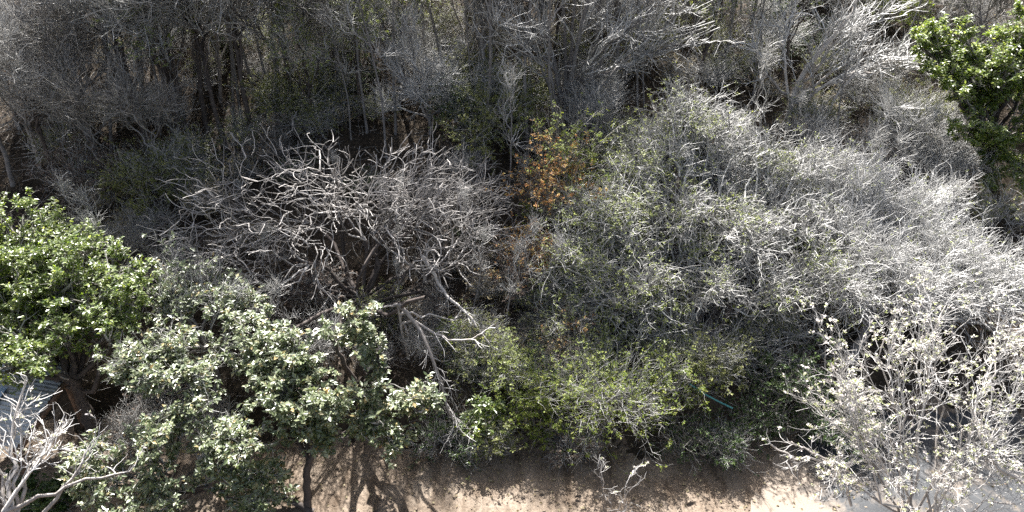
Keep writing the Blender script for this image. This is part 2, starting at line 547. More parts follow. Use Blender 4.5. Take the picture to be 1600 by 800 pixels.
# broad bare tree, grey green
base = G(1045, 672)
clump_tree("spreading_tree", "broad dome-shaped grey tree of fine twigs flecked with green, dark trunk at the dirt edge", "tree", base,
           px([(1195, 220, 19.8, .8), (1255, 250, 19.5, .8), (1070, 185, 19.8, .9), (1120, 200, 19.8, .9), (1040, 215, 19.6, .8), (1075, 160, 20.6, .7), (1125, 185, 21, .8), (1000, 225, 19.8, .8), (1180, 565, 15.2, .8), (1235, 595, 15, .7), (1100, 590, 15, .6), (865, 440, 16.6, .8), (880, 500, 15.8, .7), (900, 400, 16.6, 1.0), (950, 330, 17.5, 1.1), (1000, 265, 19.1, 1.1), (1075, 215, 20.5, 1.0), (1135, 265, 19.8, 1.1), (1210, 260, 19.8, 1.1), (1060, 330, 17.5, 1.2),
               (1150, 350, 17.1, 1.2), (1235, 345, 17.5, 1.2), (940, 470, 15.9, .9), (1020, 440, 15.8, 1.1), (1115, 440, 16.0, 1.2), (1210, 440, 16.2, 1.1), (1250, 520, 15.8, .9),
               (1150, 540, 15.4, .8), (905, 320, 18.1, .9), (1010, 520, 15.3, .8), (1290, 420, 16.5, 1.1)]),
           seed=3, trunk_r=.22, fork=P(1078, 525, 15.8), fork_pts=[P(1050, 610, 15.1)], wood='bark_dark', twig='twig_grey',
           n2=20, n3=4200, n4=26000, L3=(.4, 1.1), L4=(.12, .5), r3=.0145, r4=.0078, up3=.03, up4=.05, ang=62, wob=.33, outw=.12,
           leaf='leaf_young', n_leaf=46000, leaf_L=.055, rosette=4,
           leaf_pick=lambda p: .15 + sstep(6.5, 2.0, p[:, 0]) + .8 * (np.sin(p[:, 0] * 2.1 + p[:, 2]) * np.sin(p[:, 2] * 2.7 + p[:, 1]) > .35))
# silver tree behind it
clump_tree("spreading_tree", "silvery white bare tree of long hair-like twigs beside the grey dome-shaped tree", "tree", G(1330, 560),
           px([(1300, 275, 19.6, 1.0), (1365, 290, 19.3, 1.0), (1310, 355, 18, 1.1), (1400, 335, 18.8, 1.1), (1450, 315, 19.3, 1.0), (1385, 400, 17, 1.0), (1320, 450, 16, .9),
               (1460, 390, 17.5, 1.0), (1510, 400, 17, .9), (1550, 430, 16.5, .9), (1595, 460, 16, .9), (1430, 450, 16, .9), (1505, 460, 16, .8)]),
           seed=4, trunk_r=.16, wood='bark_grey', twig='twig_silver', leaf='leaf_young', n_leaf=5000, leaf_L=.05, rosette=4,
           leaf_pick=lambda p: .1 + sstep(9, 6, p[:, 0]),
           n2=20, n3=3200, n4=17000, L3=(.4, 1.2), L4=(.18, .55), r3=.0135, r4=.0075, up3=.1, up4=.08, ang=48, wob=.24, outw=.15)


# frangipani: forking stubby branches
def frangipani(name, label, base, c, r, seed, wood):
    g = np.random.default_rng(seed)
    root = thing(name, label, "tree", base)
    tb, bb = Buf(), Buf()
    fork = base + np.array((0, .1, .7))
    tb.tubes(np.array([[base - (0, 0, .2), base + (0.05, 0, .3), fork]]), np.array([[.26, .2, .18]]), 8)
    n = 24
    a = np.arange(n) * 2 * np.pi / n + g.uniform(-.3, .3, n)
    el = np.radians(np.concatenate((g.uniform(2, 25, 12), g.uniform(20, 70, n - 12))))
    g.shuffle(el)
    s = fork[None] - np.array((0, 0, 1.0)) * g.uniform(0, .35, n)[:, None]
    d = np.stack((np.cos(a) * np.cos(el), np.sin(a) * np.cos(el), np.sin(el)), 1)
    L = g.uniform(1.3, 2.7, n); L *= np.where(el < .4, 1.3, 1.0); rad = np.full(n, .058)
    for lev in range(8):
        Pt = grow(g, s, d, L, 5, .21, .035)
        k1 = .78
        R = taper(rad, rad * k1, 5)
        (tb if lev < 2 else bb).tubes(Pt, R, 6 if lev < 3 else 4)
        e = Pt[:, -1]; T = unit(e - Pt[:, -2]); re = rad * k1
        inside = (((e - c) / r) ** 2).sum(1)
        keep = inside < g.uniform(.8, 1.25, len(e))
        e, T, re = e[keep], T[keep], re[keep]
        kids = np.repeat(np.arange(len(e)), 3 if lev < 2 else 2)
        if lev > 3:
            kids = kids[g.random(len(kids)) < .88]
        s = e[kids]; T = T[kids]
        side = unit(np.cross(T, rvec(g, len(T))))
        an = np.radians(g.uniform(22, 62, len(T)))[:, None]
        d = unit(T * np.cos(an) + side * np.sin(an) + unit(s - c) * np.array((.4, .4, .1)))
        L = g.uniform(.28, 1.0, len(T)) * (1 - .05 * lev)
        rad = np.maximum(re[kids] * g.uniform(.78, .95, len(T)), .011)
        if len(s) > 3900:
            k = g.choice(len(s), 3900, replace=False); s, d, L, rad = s[k], d[k], L[k], rad[k]
    tb.obj("trunk", M['bark_dark'], root, base)
    bb.obj("branches", M[wood], root, base)
    return root


fb = G(570, 500)
frangipani("frangipani_tree", "bare frangipani with a wide umbrella of forking stubby pinkish grey branches", fb, P(522, 345, 18.9) , np.array((5.3, 3.3, 2.75)), 11, 'bark_pink')

# leafy trees
clump_tree("leafy_tree", "large dense bright green leafy tree with leaning dark trunk beside the metal roof", "tree", G(150, 695),
           px([(15, 350, 16.4, 1.1), (70, 370, 16, 1.0), (130, 395, 15.6, .95), (185, 425, 15, .8), (20, 430, 15, 1.1), (90, 440, 15, 1.0), (160, 480, 14.4, .85), (30, 520, 13.8, .95),
               (100, 520, 13.8, .7), (-40, 420, 15, 1.2), (-60, 340, 16.5, 1.2), (5, 575, 13, .65), (60, 555, 13.2, .5), (215, 460, 14.6, .6), (170, 535, 13.6, .45)]),
           seed=21, trunk_r=.17, fork=P(112, 590, 13.9), fork_pts=[P(135, 645, 13.8)], wood='bark_dark', twig='twig_dark',
           n2=14, n3=900, n4=4200, L3=(.25, .6), L4=(.12, .3), leaf='leaf_bright', n_leaf=42000, leaf_L=.10, leaf_W=.5, rosette=7, leaf_up=.72)
clump_tree("leafy_tree", "waxy pale leafed tree with dark forked trunk on sunlit dirt", "tree", G(480, 796),
           px([(440, 545, 13.2, .75), (400, 520, 13.8, .6), (480, 585, 12.7, .6), (530, 620, 12.2, .75), (470, 640, 12, .5), (585, 640, 12.3, .5), (430, 610, 12.4, .5), (520, 670, 11.9, .3)]),
           seed=22, trunk_r=.1, fork=P(492, 700, 11.9), fork_pts=[P(478, 740, 11.8)], wood='bark_dark', twig='twig_dark',
           n2=12, n3=420, n4=1900, L3=(.2, .5), L4=(.1, .28), leaf='leaf_pale', n_leaf=13000, leaf_L=.125, leaf_W=.5, rosette=8, leaf_up=.72,
           extra=[([G(490, 800), P(440, 775, 11.7), P(400, 765, 11.8)], .09, .05), ([P(492, 700, 11.9), P(470, 675, 12), P(462, 655, 12)], .05, .03)])
clump_tree("leafy_tree", "low waxy leafy tree with twiggy patches beside the bare cream branches", "tree", G(270, 798),
           px([(150, 755, 11, .55), (225, 690, 11.5, .55), (340, 735, 11.3, .6), (390, 690, 11.5, .5), (300, 640, 12.2, .55), (430, 740, 11.3, .4), (200, 790, 10.6, .5), (400, 790, 10.9, .5),
               (270, 780, 10.8, .5), (360, 660, 12, .5), (250, 735, 11.2, .4), (130, 700, 11.4, .35)]),
           seed=23, trunk_r=.09, wood='bark_dark', twig='twig_grey',
           n2=13, n3=420, n4=2200, L3=(.2, .5), L4=(.1, .28), leaf='leaf_pale', n_leaf=11500, leaf_L=.115, leaf_W=.5, rosette=7, leaf_up=.72)
clump_tree("leafy_tree", "half bare leafy tree with grey limbs showing between the bright green tree and the frangipani", "tree", G(335, 625),
           px([(210, 565, 13, .55), (265, 530, 13.6, .55), (330, 475, 14.8, .6), (375, 470, 15, .5), (370, 550, 13.7, .5), (300, 585, 12.8, .45), (280, 450, 15.2, .5), (240, 590, 12.7, .4), (190, 580, 12.9, .35),
               (330, 420, 15.8, .5), (260, 400, 16, .4)]),
           seed=24, trunk_r=.09, fork=P(322, 540, 14.2), wood='bark_grey', twig='twig_grey',
           n2=14, n3=520, n4=2600, L3=(.25, .6), L4=(.12, .32), leaf='leaf_pale', n_leaf=9500, leaf_L=.115, leaf_W=.5, rosette=7, leaf_up=.72,
           leaf_pick=lambda p: .15 + sstep(4.2, 2.8, p[:, 2]))
clump_tree("leafy_tree", "billowing bright green tree at the edge of the dry hillside wood", "tree", on_ground(15.4, 22.4),
           px([(1465, 75, 22.8, .85), (1530, 95, 22.6, .85), (1440, 70, 22.9, .5), (1500, 50, 22.9, .6), (1575, 65, 22.6, .9), (1560, 130, 22, .8), (1590, 185, 21.6, .9), (1550, 230, 21.6, .7), (1600, 260, 21, .9), (1535, 165, 22, .7),
               (1620, 110, 22.2, 1.2), (1650, 40, 22.5, 1.2), (1650, 200, 21.5, 1.2), (1560, 285, 21, .6), (1500, 110, 22.6, .5), (1590, 30, 23, .8), (1455, 55, 23, .4), (1505, 150, 21.4, .6), (1540, 215, 20.9, .6), (1575, 100, 21.8, .7), (1515, 195, 21, .45), (1490, 110, 22, .5)]),
           seed=25, trunk_r=.17, wood='bark_dark', twig='twig_dark',
           n2=12, n3=700, n4=3000, L3=(.2, .5), L4=(.12, .3), leaf='leaf_bright', n_leaf=42000, leaf_L=.12, leaf_W=.45, rosette=8, leaf_up=.72)

clump_tree("leafy_tree", "waxy leafed tree whose forked trunk throws a clear shadow across the dirt strip", "tree", G(577, 655),
           px([(550, 490, 13.5, .5), (515, 525, 13.4, .4), (590, 550, 13.2, .38), (640, 600, 12.5, .45), (655, 640, 12.1, .3), (610, 685, 11.8, .28)]),
           seed=26, trunk_r=.13, fork=G(577, 655) + v3(0, -.1, 1.15), wood='bark_dark', twig='twig_dark', limb_r=.085,
           n2=9, n3=160, n4=800, L3=(.2, .45), L4=(.1, .28), leaf='leaf_pale', n_leaf=5200, leaf_L=.12, leaf_W=.5, rosette=8, leaf_up=.72)

# budding tree over the lane, near
clump_tree("budding_tree", "bare pale tree with cream buds and new leaves hanging over the grey lane", "tree", on_ground(7.9, 9.2),
           px([(1300, 560, 11.2, .8), (1385, 520, 11.8, .9), (1465, 560, 11.2, .9), (1560, 520, 11.6, 1.0), (1420, 640, 10.6, .8), (1335, 640, 10.7, .7), (1525, 650, 10.5, .8), (1300, 735, 10.1, .7),
               (1400, 740, 9.8, .7), (1490, 740, 9.6, .7), (1585, 700, 10, .8), (1600, 600, 11, .9), (1270, 620, 11, .5), (1480, 470, 12.4, .7), (1590, 780, 9.4, .7)]),
           seed=31, trunk_r=.13, wood='bark_pale', twig='twig_pale', limb_r=.03,
           n2=9, n3=600, n4=3000, L3=(.35, .85), L4=(.12, .4), r3=.009, r4=.0055, up3=.1, up4=.12, ang=42, wob=.2,
           leaf='leaf_bud', n_leaf=9500, leaf_L=.055, leaf_W=.5, rosette=9, leaf_up=.4, leaf_spread=.025,
           extra=[([P(1330, 790, 10), P(1320, 730, 10.2), P(1270, 715, 10.3), P(1240, 718, 10.3), P(1205, 695, 10.4)], .03, .014),
                  ([P(1320, 730, 10.2), P(1255, 700, 10.5), P(1230, 690, 10.6)], .02, .012),
                  ([P(1620, 765, 9.5), P(1560, 730, 9.8), P(1535, 690, 10.1), P(1520, 640, 10.6)], .05, .02)])
clump_tree("bare_tree", "leafless cream branches with knobbly tips reaching over the metal roof corner", "tree", on_ground(-8.9, 9.2),
           px([(20, 650, 11, .55), (90, 665, 11, .5), (190, 735, 10.6, .35), (60, 705, 10.6, .5), (10, 740, 10.2, .6), (140, 690, 10.8, .4), (-40, 660, 11, .7), (40, 590, 11.6, .4)]),
           seed=32, trunk_r=.11, fork=P(5, 800, 9.6), wood='bark_pale', twig='twig_pale', limb_r=.045,
           n2=11, n3=110, n4=260, L3=(.25, .65), L4=(.1, .3), r3=.013, r4=.009, up3=.1, up4=.12, ang=42, wob=.17,
           leaf='leaf_bud', n_leaf=420, leaf_L=.06, leaf_W=.45, rosette=7, leaf_up=.4, leaf_spread=.02)

clump_tree("budding_sapling", "slim pale sapling with cream buds standing out over the dirt strip", "sapling", on_ground(1.9, 10.9),
           px([(960, 765, 10.7, .28), (1000, 745, 10.8, .25), (940, 715, 11.2, .22), (990, 790, 10.5, .25)]), seed=33, trunk_r=.013, wood='bark_grey', twig='twig_pale', limb_r=.012,
           n2=14, n3=26, n4=50, L3=(.15, .4), L4=(.08, .2), r3=.008, r4=.006, leaf='leaf_bud', n_leaf=80, leaf_L=.05, leaf_W=.5, rosette=7, leaf_up=.4, leaf_spread=.02)

# tree of several straight trunks
b0 = G(880, 208); Y0 = b0[1]
tr = lambda pts, r0, r1: ([P(x, y, Y0 + dy) for x, y, dy in pts], r0, r1)
clump_tree("bare_tree", "tall bare tree of five grey stems fanning from one base behind the dome-shaped tree", "tree", b0,
           [(P(x, y, Y0 + dy), np.array((1.1, 1.1, .8))) for x, y, dy in ((780, 20, 0), (840, -30, .5), (930, -40, .5), (1000, 20, 0), (1060, 10, -.5), (880, -120, 0), (960, 50, -1), (820, 60, -1), (1080, 60, -.5))],
           seed=41, trunk_r=.13, fork=P(881, 165, Y0), wood='bark_grey', twig='twig_grey',
           n2=16, n3=220, n4=750, L3=(.6, 1.6), L4=(.25, .8), r3=.021, r4=.0125, wob=.26, ang=40,
           extra=[tr([(880, 170, 0), (868, 110, 0), (850, 30, .2), (828, -90, .4)], .08, .04), tr([(880, 170, 0), (884, 90, 0), (880, 0, .1), (876, -120, .2)], .08, .04),
                  tr([(881, 170, 0), (897, 100, -.2), (912, 20, -.2), (935, -90, -.2)], .085, .04), tr([(881, 170, 0), (892, 90, .2), (898, 0, .3), (905, -100, .4)], .07, .035),
                  tr([(882, 160, 0), (915, 110, -.4), (960, 60, -.8), (1010, 30, -1)], .05, .02)])
# arching pale tree
b0 = G(1228, 196); Y0 = b0[1]
clump_tree("bare_tree", "bare tree with long pale limbs arching over the dark hollow uphill of the silvery tree", "tree", b0,
           [(P(x, y, Y0 + dy), np.array((r, r, r * .7))) for x, y, dy, r in ((1340, 80, 0, 1.0), (1400, 85, -.3, 1.0), (1300, 40, .5, 1.0), (1450, 100, -.3, .7), (1230, 30, .5, .9), (1370, 20, .8, 1.0), (1180, 70, 0, .7))],
           seed=42, trunk_r=.13, fork=P(1238, 150, Y0), wood='bark_pale', twig='twig_silver',
           n2=14, n3=170, n4=520, L3=(.6, 1.5), L4=(.25, .7), r3=.021, r4=.0125, wob=.26, ang=38, up3=.12,
           extra=[tr([(1232, 175, 0), (1250, 120, 0), (1290, 70, 0), (1335, 20, 0), (1350, -50, 0)], .1, .035), tr([(1250, 185, 0), (1270, 145, -.2), (1272, 110, -.2), (1262, 70, -.2)], .06, .025),
                  tr([(1285, 195, -.4), (1312, 140, -.4), (1345, 108, -.4), (1400, 95, -.5), (1440, 100, -.5)], .06, .02)])
# pyramid shaped twiggy tree
b0 = G(672, 208); Y0 = b0[1]
clump_tree("bare_tree", "bare spiky silver-grey tree with pyramid-shaped crown rising directly behind the frangipani", "tree", b0,
           [(P(x, y, Y0 + dy), np.array((r, r, r))) for x, y, dy, r in ((640, 50, 0, .6), (620, 100, 0, .75), (690, 110, 0, .8), (655, 140, -.3, .9), (605, 160, 0, .7), (725, 150, 0, .8), (760, 120, .2, .5))],
           seed=43, trunk_r=.08, wood='bark_grey', twig='twig_silver',
           n2=20, n3=420, n4=2400, L3=(.35, .9), L4=(.15, .45), r3=.012, r4=.007, up3=.2, ang=36)
# fan shaped brush
b0 = G(1400, 272); Y0 = b0[1]
clump_tree("bare_tree", "small grey fan-shaped tree of stiff bare twigs in front of the billowing green tree", "tree", b0,
           [(P(x, y, Y0 + dy), np.array((r, r, r * .8))) for x, y, dy, r in ((1430, 190, 0, .8), (1485, 205, 0, .8), (1395, 170, .3, .7), (1500, 250, -.3, .6), (1450, 240, -.4, .7), (1380, 220, 0, .6))],
           seed=44, trunk_r=.07, wood='bark_grey', twig='twig_silver',
           n2=20, n3=420, n4=2200, L3=(.5, 1.1), L4=(.2, .5), r3=.012, r4=.007, up3=.1, ang=28, wob=.1)
# snags that stand out of the wood
def snag(label, pts, r0, seed, n3=40, n4=90, sp=()):
    b0 = G(*pts[0]); Y0 = b0[1]
    q = [b0] + [P(a[0], a[1], Y0 + a[2]) for a in pts[1:]]
    return clump_tree("dead_tree", label, "tree", b0, [(q[-1], v3(.6, .5, .4)), (q[-2] + (.5, 0, 0), v3(.5, .4, .3))], seed=seed, trunk_r=r0, fork=q[1], wood='bark_pale', twig='twig_silver', limb_r=r0 * .5,
                      n2=8, n3=n3, n4=n4, L3=(.5, 1.2), L4=(.2, .6), r3=.022, r4=.013, ang=45, wob=.25,
                      extra=[(q, r0, r0 * .4)] + [([P(a[0], a[1], Y0 + a[2]) for a in l], r0 * .5, r0 * .25) for l in sp])


snag("slim grey dead tree with one crooked white side limb, high above the frangipani", [(345, 160), (343, 90, 0), (338, 45, 0), (331, 0, 0), (326, -60, .2)], .07, 141, sp=[[(343, 55, 0), (320, 35, -.2), (290, 25, -.3), (255, 28, -.4)]])
snag("leaning grey dead tree with drooping white twigs at the wood's far edge", [(98, 180), (75, 130, -.2), (60, 105, -.3), (50, 80, -.3), (30, 60, -.4)], .07, 142, n3=70, n4=160,
     sp=[[(75, 130, -.2), (55, 140, -.8), (40, 165, -1), (32, 190, -1.1)], [(60, 110, -.3), (30, 120, -.9), (8, 140, -1)], [(70, 125, -.3), (62, 155, -.9), (48, 190, -1.1)]])
snag("short broken white snag beside the leaning grey dead tree", [(60, 262), (70, 240, -.2), (78, 228, -.3), (66, 240, -.5)], .035, 143, n3=24, n4=40)
snag("thin white forked snag in the dark hollow above the bright green tree", [(285, 175), (288, 150, 0), (284, 138, 0), (290, 126, 0)], .035, 144, n3=20, n4=40)
# drooping dead tree in the clearing
b0 = G(640, 560); Y0 = b0[1]
clump_tree("dead_tree", "dead tree with crooked white limbs drooping over the bank beside the waxy leafed tree", "tree", b0,
           px([(700, 470, 17, .5), (760, 530, 16, .5), (690, 560, 15, .4), (640, 490, 16.4, .4)]),
           seed=45, trunk_r=.035, fork=P(622, 475, 15.1), wood='bark_pale', twig='twig_pale', limb_r=.03,
           n2=8, n3=60, n4=130, L3=(.3, .8), L4=(.15, .4), r3=.012, r4=.007, up3=-.05, up4=-.05,
           extra=[([P(660, 400, 16.3), P(685, 445, 16.1), P(705, 470, 15.7), P(735, 495, 15.3), P(775, 550, 14.7)], 0.055, .02),
                  ([P(622, 475, 15.1), P(655, 510, 14.9), P(672, 545, 14.3), P(690, 600, 13.8), P(705, 660, 13.3), P(740, 695, 13.0)], .06, .018),
                  ([P(645, 500, 15.0), P(690, 528, 14.7), P(730, 532, 14.5), P(757, 520, 14.5)], .035, .018),
                  ([P(700, 640, 13.4), P(740, 675, 13.1), P(790, 695, 12.9)], .02, .01), ([P(622, 475, 15.1), P(600, 480, 15.3), P(580, 470, 15.5)], .03, .012)])

# ------------------------------------------------------------------ shrubs with a place of their own
def shrub(name, label, base, w, h, seed, leaf=None, n_leaf=0, twig='twig_dark', leaf_L=.06, n4=500, n3=120, cat="shrub", group=None, rosette=5, up=.1, wood='bark_dark', leaf_up=.6, **kw):
    g = np.random.default_rng(seed)
    base = np.asarray(base, float)
    cl = []
    for i in range(6):
        a = i * 1.05 + g.uniform(-.4, .4); q = g.uniform(.2, .55) * w
        cl.append((base + np.array((math.cos(a) * q, math.sin(a) * q, h * g.uniform(.4, .75))), np.array((w * .42, w * .42, h * .35))))
    cl.append((base + np.array((0, 0, h * .72)), np.array((w * .4, w * .4, h * .3))))
    return clump_tree(name, label, cat, base, cl, seed=seed, trunk_r=.03, fork=base + np.array((0, 0, .12 * h)), wood=wood, twig=twig, n2=16, n3=n3, n4=n4,
                      L3=(.2 * h + .1, .55 * h + .3), L4=(.12, .4), r3=.012, r4=.0078, up3=up, wob=.28, **kw, leaf=leaf, n_leaf=n_leaf, leaf_L=leaf_L, rosette=rosette, leaf_up=leaf_up, group=group)


shrub("shrub", "large yellow-green bush at the dirt edge before the dome-shaped tree's dark trunk", G(965, 685), 1.3, 2.1, 51, 'leaf_yellow', 6000, leaf_L=.06, n4=1900, n3=360, twig='twig_grey')
shrub("shrub", "leafy green bush on the bank between the yellow-green bush and the dead tree's white limbs", G(835, 685), .95, 1.2, 52, 'leaf_yellow', 4200, leaf_L=.075, n4=600)
shrub("shrub", "orange and rust leaved shrub topped with fresh yellow-green beside the grey dome-shaped tree", on_ground(P(868, 250, 18.9)[0], 18.9), 1.0, 2.75, 53, 'leaf_rust', 3400, leaf_L=.07, n4=700, leaf_pick=lambda p: .03 + sstep(3.9, 4.6, p[:, 2]))
shrub("shrub", "fresh yellow-green shrub growing on top of the rust leaved shrub", on_ground(P(893, 230, 19.6)[0], 19.6), .9, 3.1, 54, 'leaf_yellow', 2600, leaf_L=.07)
shrub("shrub", "bright lime tuft of leaves against the edge of the grey dome-shaped tree", G(853, 375), .6, 1.0, 55, 'leaf_yellow', 1500, leaf_L=.08)
shrub("shrub", "dry reddish brown shrub between the frangipani and the grey dome-shaped tree", G(815, 480), 1.1, 1.2, 56, 'leaf_dry', 2200, leaf_L=.07, twig='twig_dark', n4=700)
shrub("shrub", "sparse rusty shrub just below the grey dome-shaped tree's twigs", G(885, 555), .9, 1.2, 57, 'leaf_rust', 700, leaf_L=.06, twig='twig_dark', n4=700)
shrub("plant", "bright green broad leaved plant under the dead tree's hanging limb", G(750, 675), .45, .6, 58, 'leaf_bright', 700, leaf_L=.13, n4=120, cat="plant")
shrub("shrub", "green bush at the foot of the bank beneath the blue-green hose", G(1175, 680), 1.0, 1.1, 59, 'leaf_deep', 2600, leaf_L=.07)
shrub("shrub", "dark green bush between the hose and the budding tree", G(1235, 640), 1.1, 1.6, 60, 'leaf_deep', 3600, leaf_L=.075)
shrub("shrub", "low green bush right at the dark trunk of the grey dome-shaped tree", G(1070, 710), .7, .8, 61, 'leaf_deep', 1500, leaf_L=.06)
shrub("shrub", "yellowish olive shrub high on the slope uphill of the arching pale limbs", G(1410, 60), 1.5, 2.2, 62, 'leaf_yellow', 2600, leaf_L=.1)
shrub("shrub", "brown twiggy shrub in the shade below the billowing green tree", G(1545, 375), 1.3, 1.6, 63, 'leaf_olive', 1600, leaf_L=.07, n4=900, twig='twig_grey')
shrub("grass_clump", "dark green leafy clump in shade under the cream knobbly branches", G(70, 795), .7, .5, 64, 'leaf_deep', 3000, leaf_L=.1, n4=100, cat="plant")

for i, (x, y, lab) in enumerate(((262, 650, "brown twiggy bush on the dirt below the half bare leafy tree"), (330, 700, "brown twiggy bush under the low waxy leafy tree"),
                                 (205, 700, "twiggy bush by the foot of the bright green tree's leaning trunk"))):
    shrub("bare_shrub", lab, G(x, y), .8, .9, 90 + i, 'leaf_dry', 700, twig='twig_grey', n3=200, n4=900, leaf_L=.06)
for i, (x, y, w, h, lf, lab) in enumerate(((800, 205, 1.4, 2.0, 'leaf_olive', "round olive bush in the gap just above the frangipani's far edge"), (720, 215, 1.2, 1.6, 'leaf_deep', "dark green bush in the gap above the frangipani"),
    (850, 640, .8, 1.1, 'leaf_yellow', "loose yellow-green bush behind the bank bush"), (1060, 620, .8, 1.1, 'leaf_yellow', "loose yellow-green bush touching the dark trunk"), (930, 600, .8, 1.1, 'leaf_young', "pale young-leaved bush above the large yellow-green bush"),
    (825, 450, .8, 1.5, 'leaf_rust', "faint rusty brown brush in the gap between the two big bare crowns"), (790, 590, .8, 1.0, 'leaf_young', "pale young-leaved bush in the clearing"), (150, 330, 1.5, 1.9, 'leaf_dry', "brown bush in the dark hollow above the bright green tree"), (240, 330, 1.4, 1.7, 'leaf_olive', "olive bush between the bright green tree and the frangipani's outer twigs"),
    (700, 705, .7, .8, 'leaf_deep', "low dark green bush at the road edge under the dead tree's last limb"), (770, 712, .7, .7, 'leaf_olive', "low olive bush overhanging the road edge"),
                                          (900, 715, .6, .6, 'leaf_dry', "withered reddish bush at the road edge against the yellow-green bush"), (1120, 715, .8, .8, 'leaf_deep', "dark bush on the road edge just past the dark trunk"),
                                          (1290, 690, 1.0, 1.0, 'leaf_deep', "dark green bush in the shade behind the budding tree"), (745, 590, .6, .7, 'leaf_olive', "olive bush on the bank behind the dead tree's hanging limb"),
                                          (1100, 600, 1.0, 1.2, 'leaf_olive', "pale olive bush behind the hose"), (760, 235, 1.5, 2.2, 'leaf_olive', "tall pale olive bush between the frangipani and the five-stemmed tree"),
                                          (470, 195, 1.6, 2.0, 'leaf_olive', "wide olive bush directly uphill of the frangipani's crown"), (705, 545, .4, .5, 'leaf_yellow', "small fresh green bush among the dead tree's white limbs"),
                                          (600, 510, .7, .8, 'leaf_olive', "olive bush below the frangipani's trunk"), (500, 480, .9, 1.0, 'leaf_dry', "withered bush in the frangipani's shade"))):
    shrub("shrub", lab, G(x, y), w, h, 100 + i, lf, int(2600 * w * h) + 400, twig='twig_grey', n3=200, n4=800, leaf_L=.07)

# ------------------------------------------------------------------ the hillside wood: kinds, then copies
zero = np.zeros(3)


def cl(*L):
    return [(v3(x, y, z), v3(r, r, r * q)) for x, y, z, r, q in L]


kinds = []
kinds.append(clump_tree("slender_tree", "x", "tree", zero, cl((0, 0, 6.2, 1.0, 1.2), (.7, .3, 5.2, .9, 1), (-.8, -.2, 5, .9, 1), (.2, -.8, 4.4, .9, .9), (-.2, .9, 5.6, .9, 1)),
                        seed=71, trunk_r=.085, fork=v3(.15, 0, 3.6), wood='bark_dark', twig='twig_grey', n2=14, n3=260, n4=900, L3=(.6, 1.6), L4=(.25, .8), r3=.021, r4=.0125, wob=.26, ang=38, up3=.12))
kinds.append(clump_tree("slender_tree", "x", "tree", zero, cl((.3, 0, 5.6, 1.1, 1), (1.2, .3, 4.6, 1, .8), (-1.1, -.2, 4.8, 1.1, .8), (.2, -1.2, 4.0, .9, .8), (-.2, 1.1, 5.0, 1, .9)),
                        seed=72, trunk_r=.1, fork=v3(-.1, .1, 2.6), wood='bark_grey', twig='twig_dark', n2=14, n3=280, n4=1000, L3=(.6, 1.6), L4=(.25, .8), r3=.021, r4=.0125, wob=.26, ang=42, up3=.08))
kinds.append(clump_tree("leafing_tree", "x", "tree", zero, cl((0, 0, 5.4, 1.0, 1.1), (.8, .3, 4.4, .9, 1), (-.8, -.2, 4.4, .9, 1), (.2, -.8, 3.6, .8, .9), (-.2, .9, 4.8, .9, 1)),
                        seed=73, trunk_r=.08, fork=v3(.1, 0, 2.4), wood='bark_dark', twig='twig_grey', n2=12, n3=260, n4=900, L3=(.3, .8), L4=(.15, .4), r3=.012, r4=.007,
                        leaf='leaf_young', n_leaf=3600, leaf_L=.085, rosette=5))
kinds.append(clump_tree("slender_tree", "x", "tree", zero, cl((.9, .2, 4.6, 1.1, .8), (-.9, .3, 4.4, 1.1, .8), (0, -.9, 3.9, 1.0, .8), (.1, .9, 4.9, 1.0, .8)),
                        seed=74, trunk_r=.09, fork=v3(0, .1, 1.4), wood='bark_pale', twig='twig_silver', n2=15, n3=260, n4=900, L3=(.6, 1.6), L4=(.25, .8), r3=.021, r4=.0125, wob=.26, ang=40, up3=.1))
kinds.append(shrub("bare_shrub", "x", zero, 1.2, 1.9, 75, twig='twig_grey', n3=220, n4=800, up=.2))
kinds.append(shrub("bare_shrub", "x", zero, 1.1, 1.4, 76, twig='twig_dark', n3=180, n4=700, up=.1, leaf='leaf_dry', n_leaf=900, leaf_L=.06))
kinds.append(shrub("leafy_shrub", "x", zero, 1.1, 1.5, 77, 'leaf_olive', 2200, n3=240, n4=900, leaf_L=.07, twig='twig_grey'))
kinds.append(shrub("leafy_shrub", "x", zero, .8, .9, 78, 'leaf_deep', 1700, n3=120, n4=400, leaf_L=.075))

kinds.append(clump_tree("sapling", "x", "tree", zero, cl((.1, 0, 3.9, .45, 1.4), (-.2, .2, 3.0, .4, 1.2), (.25, -.15, 2.4, .35, 1.0)), seed=79, trunk_r=.03, fork=v3(.12, .05, 3.0),
                        wood='bark_grey', twig='twig_grey', limb_r=.02, n2=9, n3=60, n4=180, L3=(.3, .8), L4=(.15, .45), r3=.015, r4=.009, ang=45))
kinds.append(shrub("straw_tuft", "x", zero, .7, .9, 80, 'leaf_straw', 900, n3=220, n4=700, leaf_L=.09, twig='twig_grey', cat="tuft", up=.25))
used = [False] * len(kinds)


def place(k, loc, rz, sc, label, group, tilt=(0, 0)):
    if not used[k]:
        used[k] = True
        o = kinds[k]
        o.location = loc; o.rotation_euler = (tilt[0], tilt[1], rz); o.scale = (sc[0], sc[0], sc[1])
        o['label'] = label; o['group'] = group
        return o
    return copy_tree(kinds[k], loc, rz, sc, label, group, tilt)


rg = np.random.default_rng(5)


def zone(x):
    if x < 330: return "uphill of the leafy trees"
    if x < 760: return "uphill of the frangipani"
    if x < 1180: return "past the five-stemmed tree"
    return "uphill of the silvery tree"


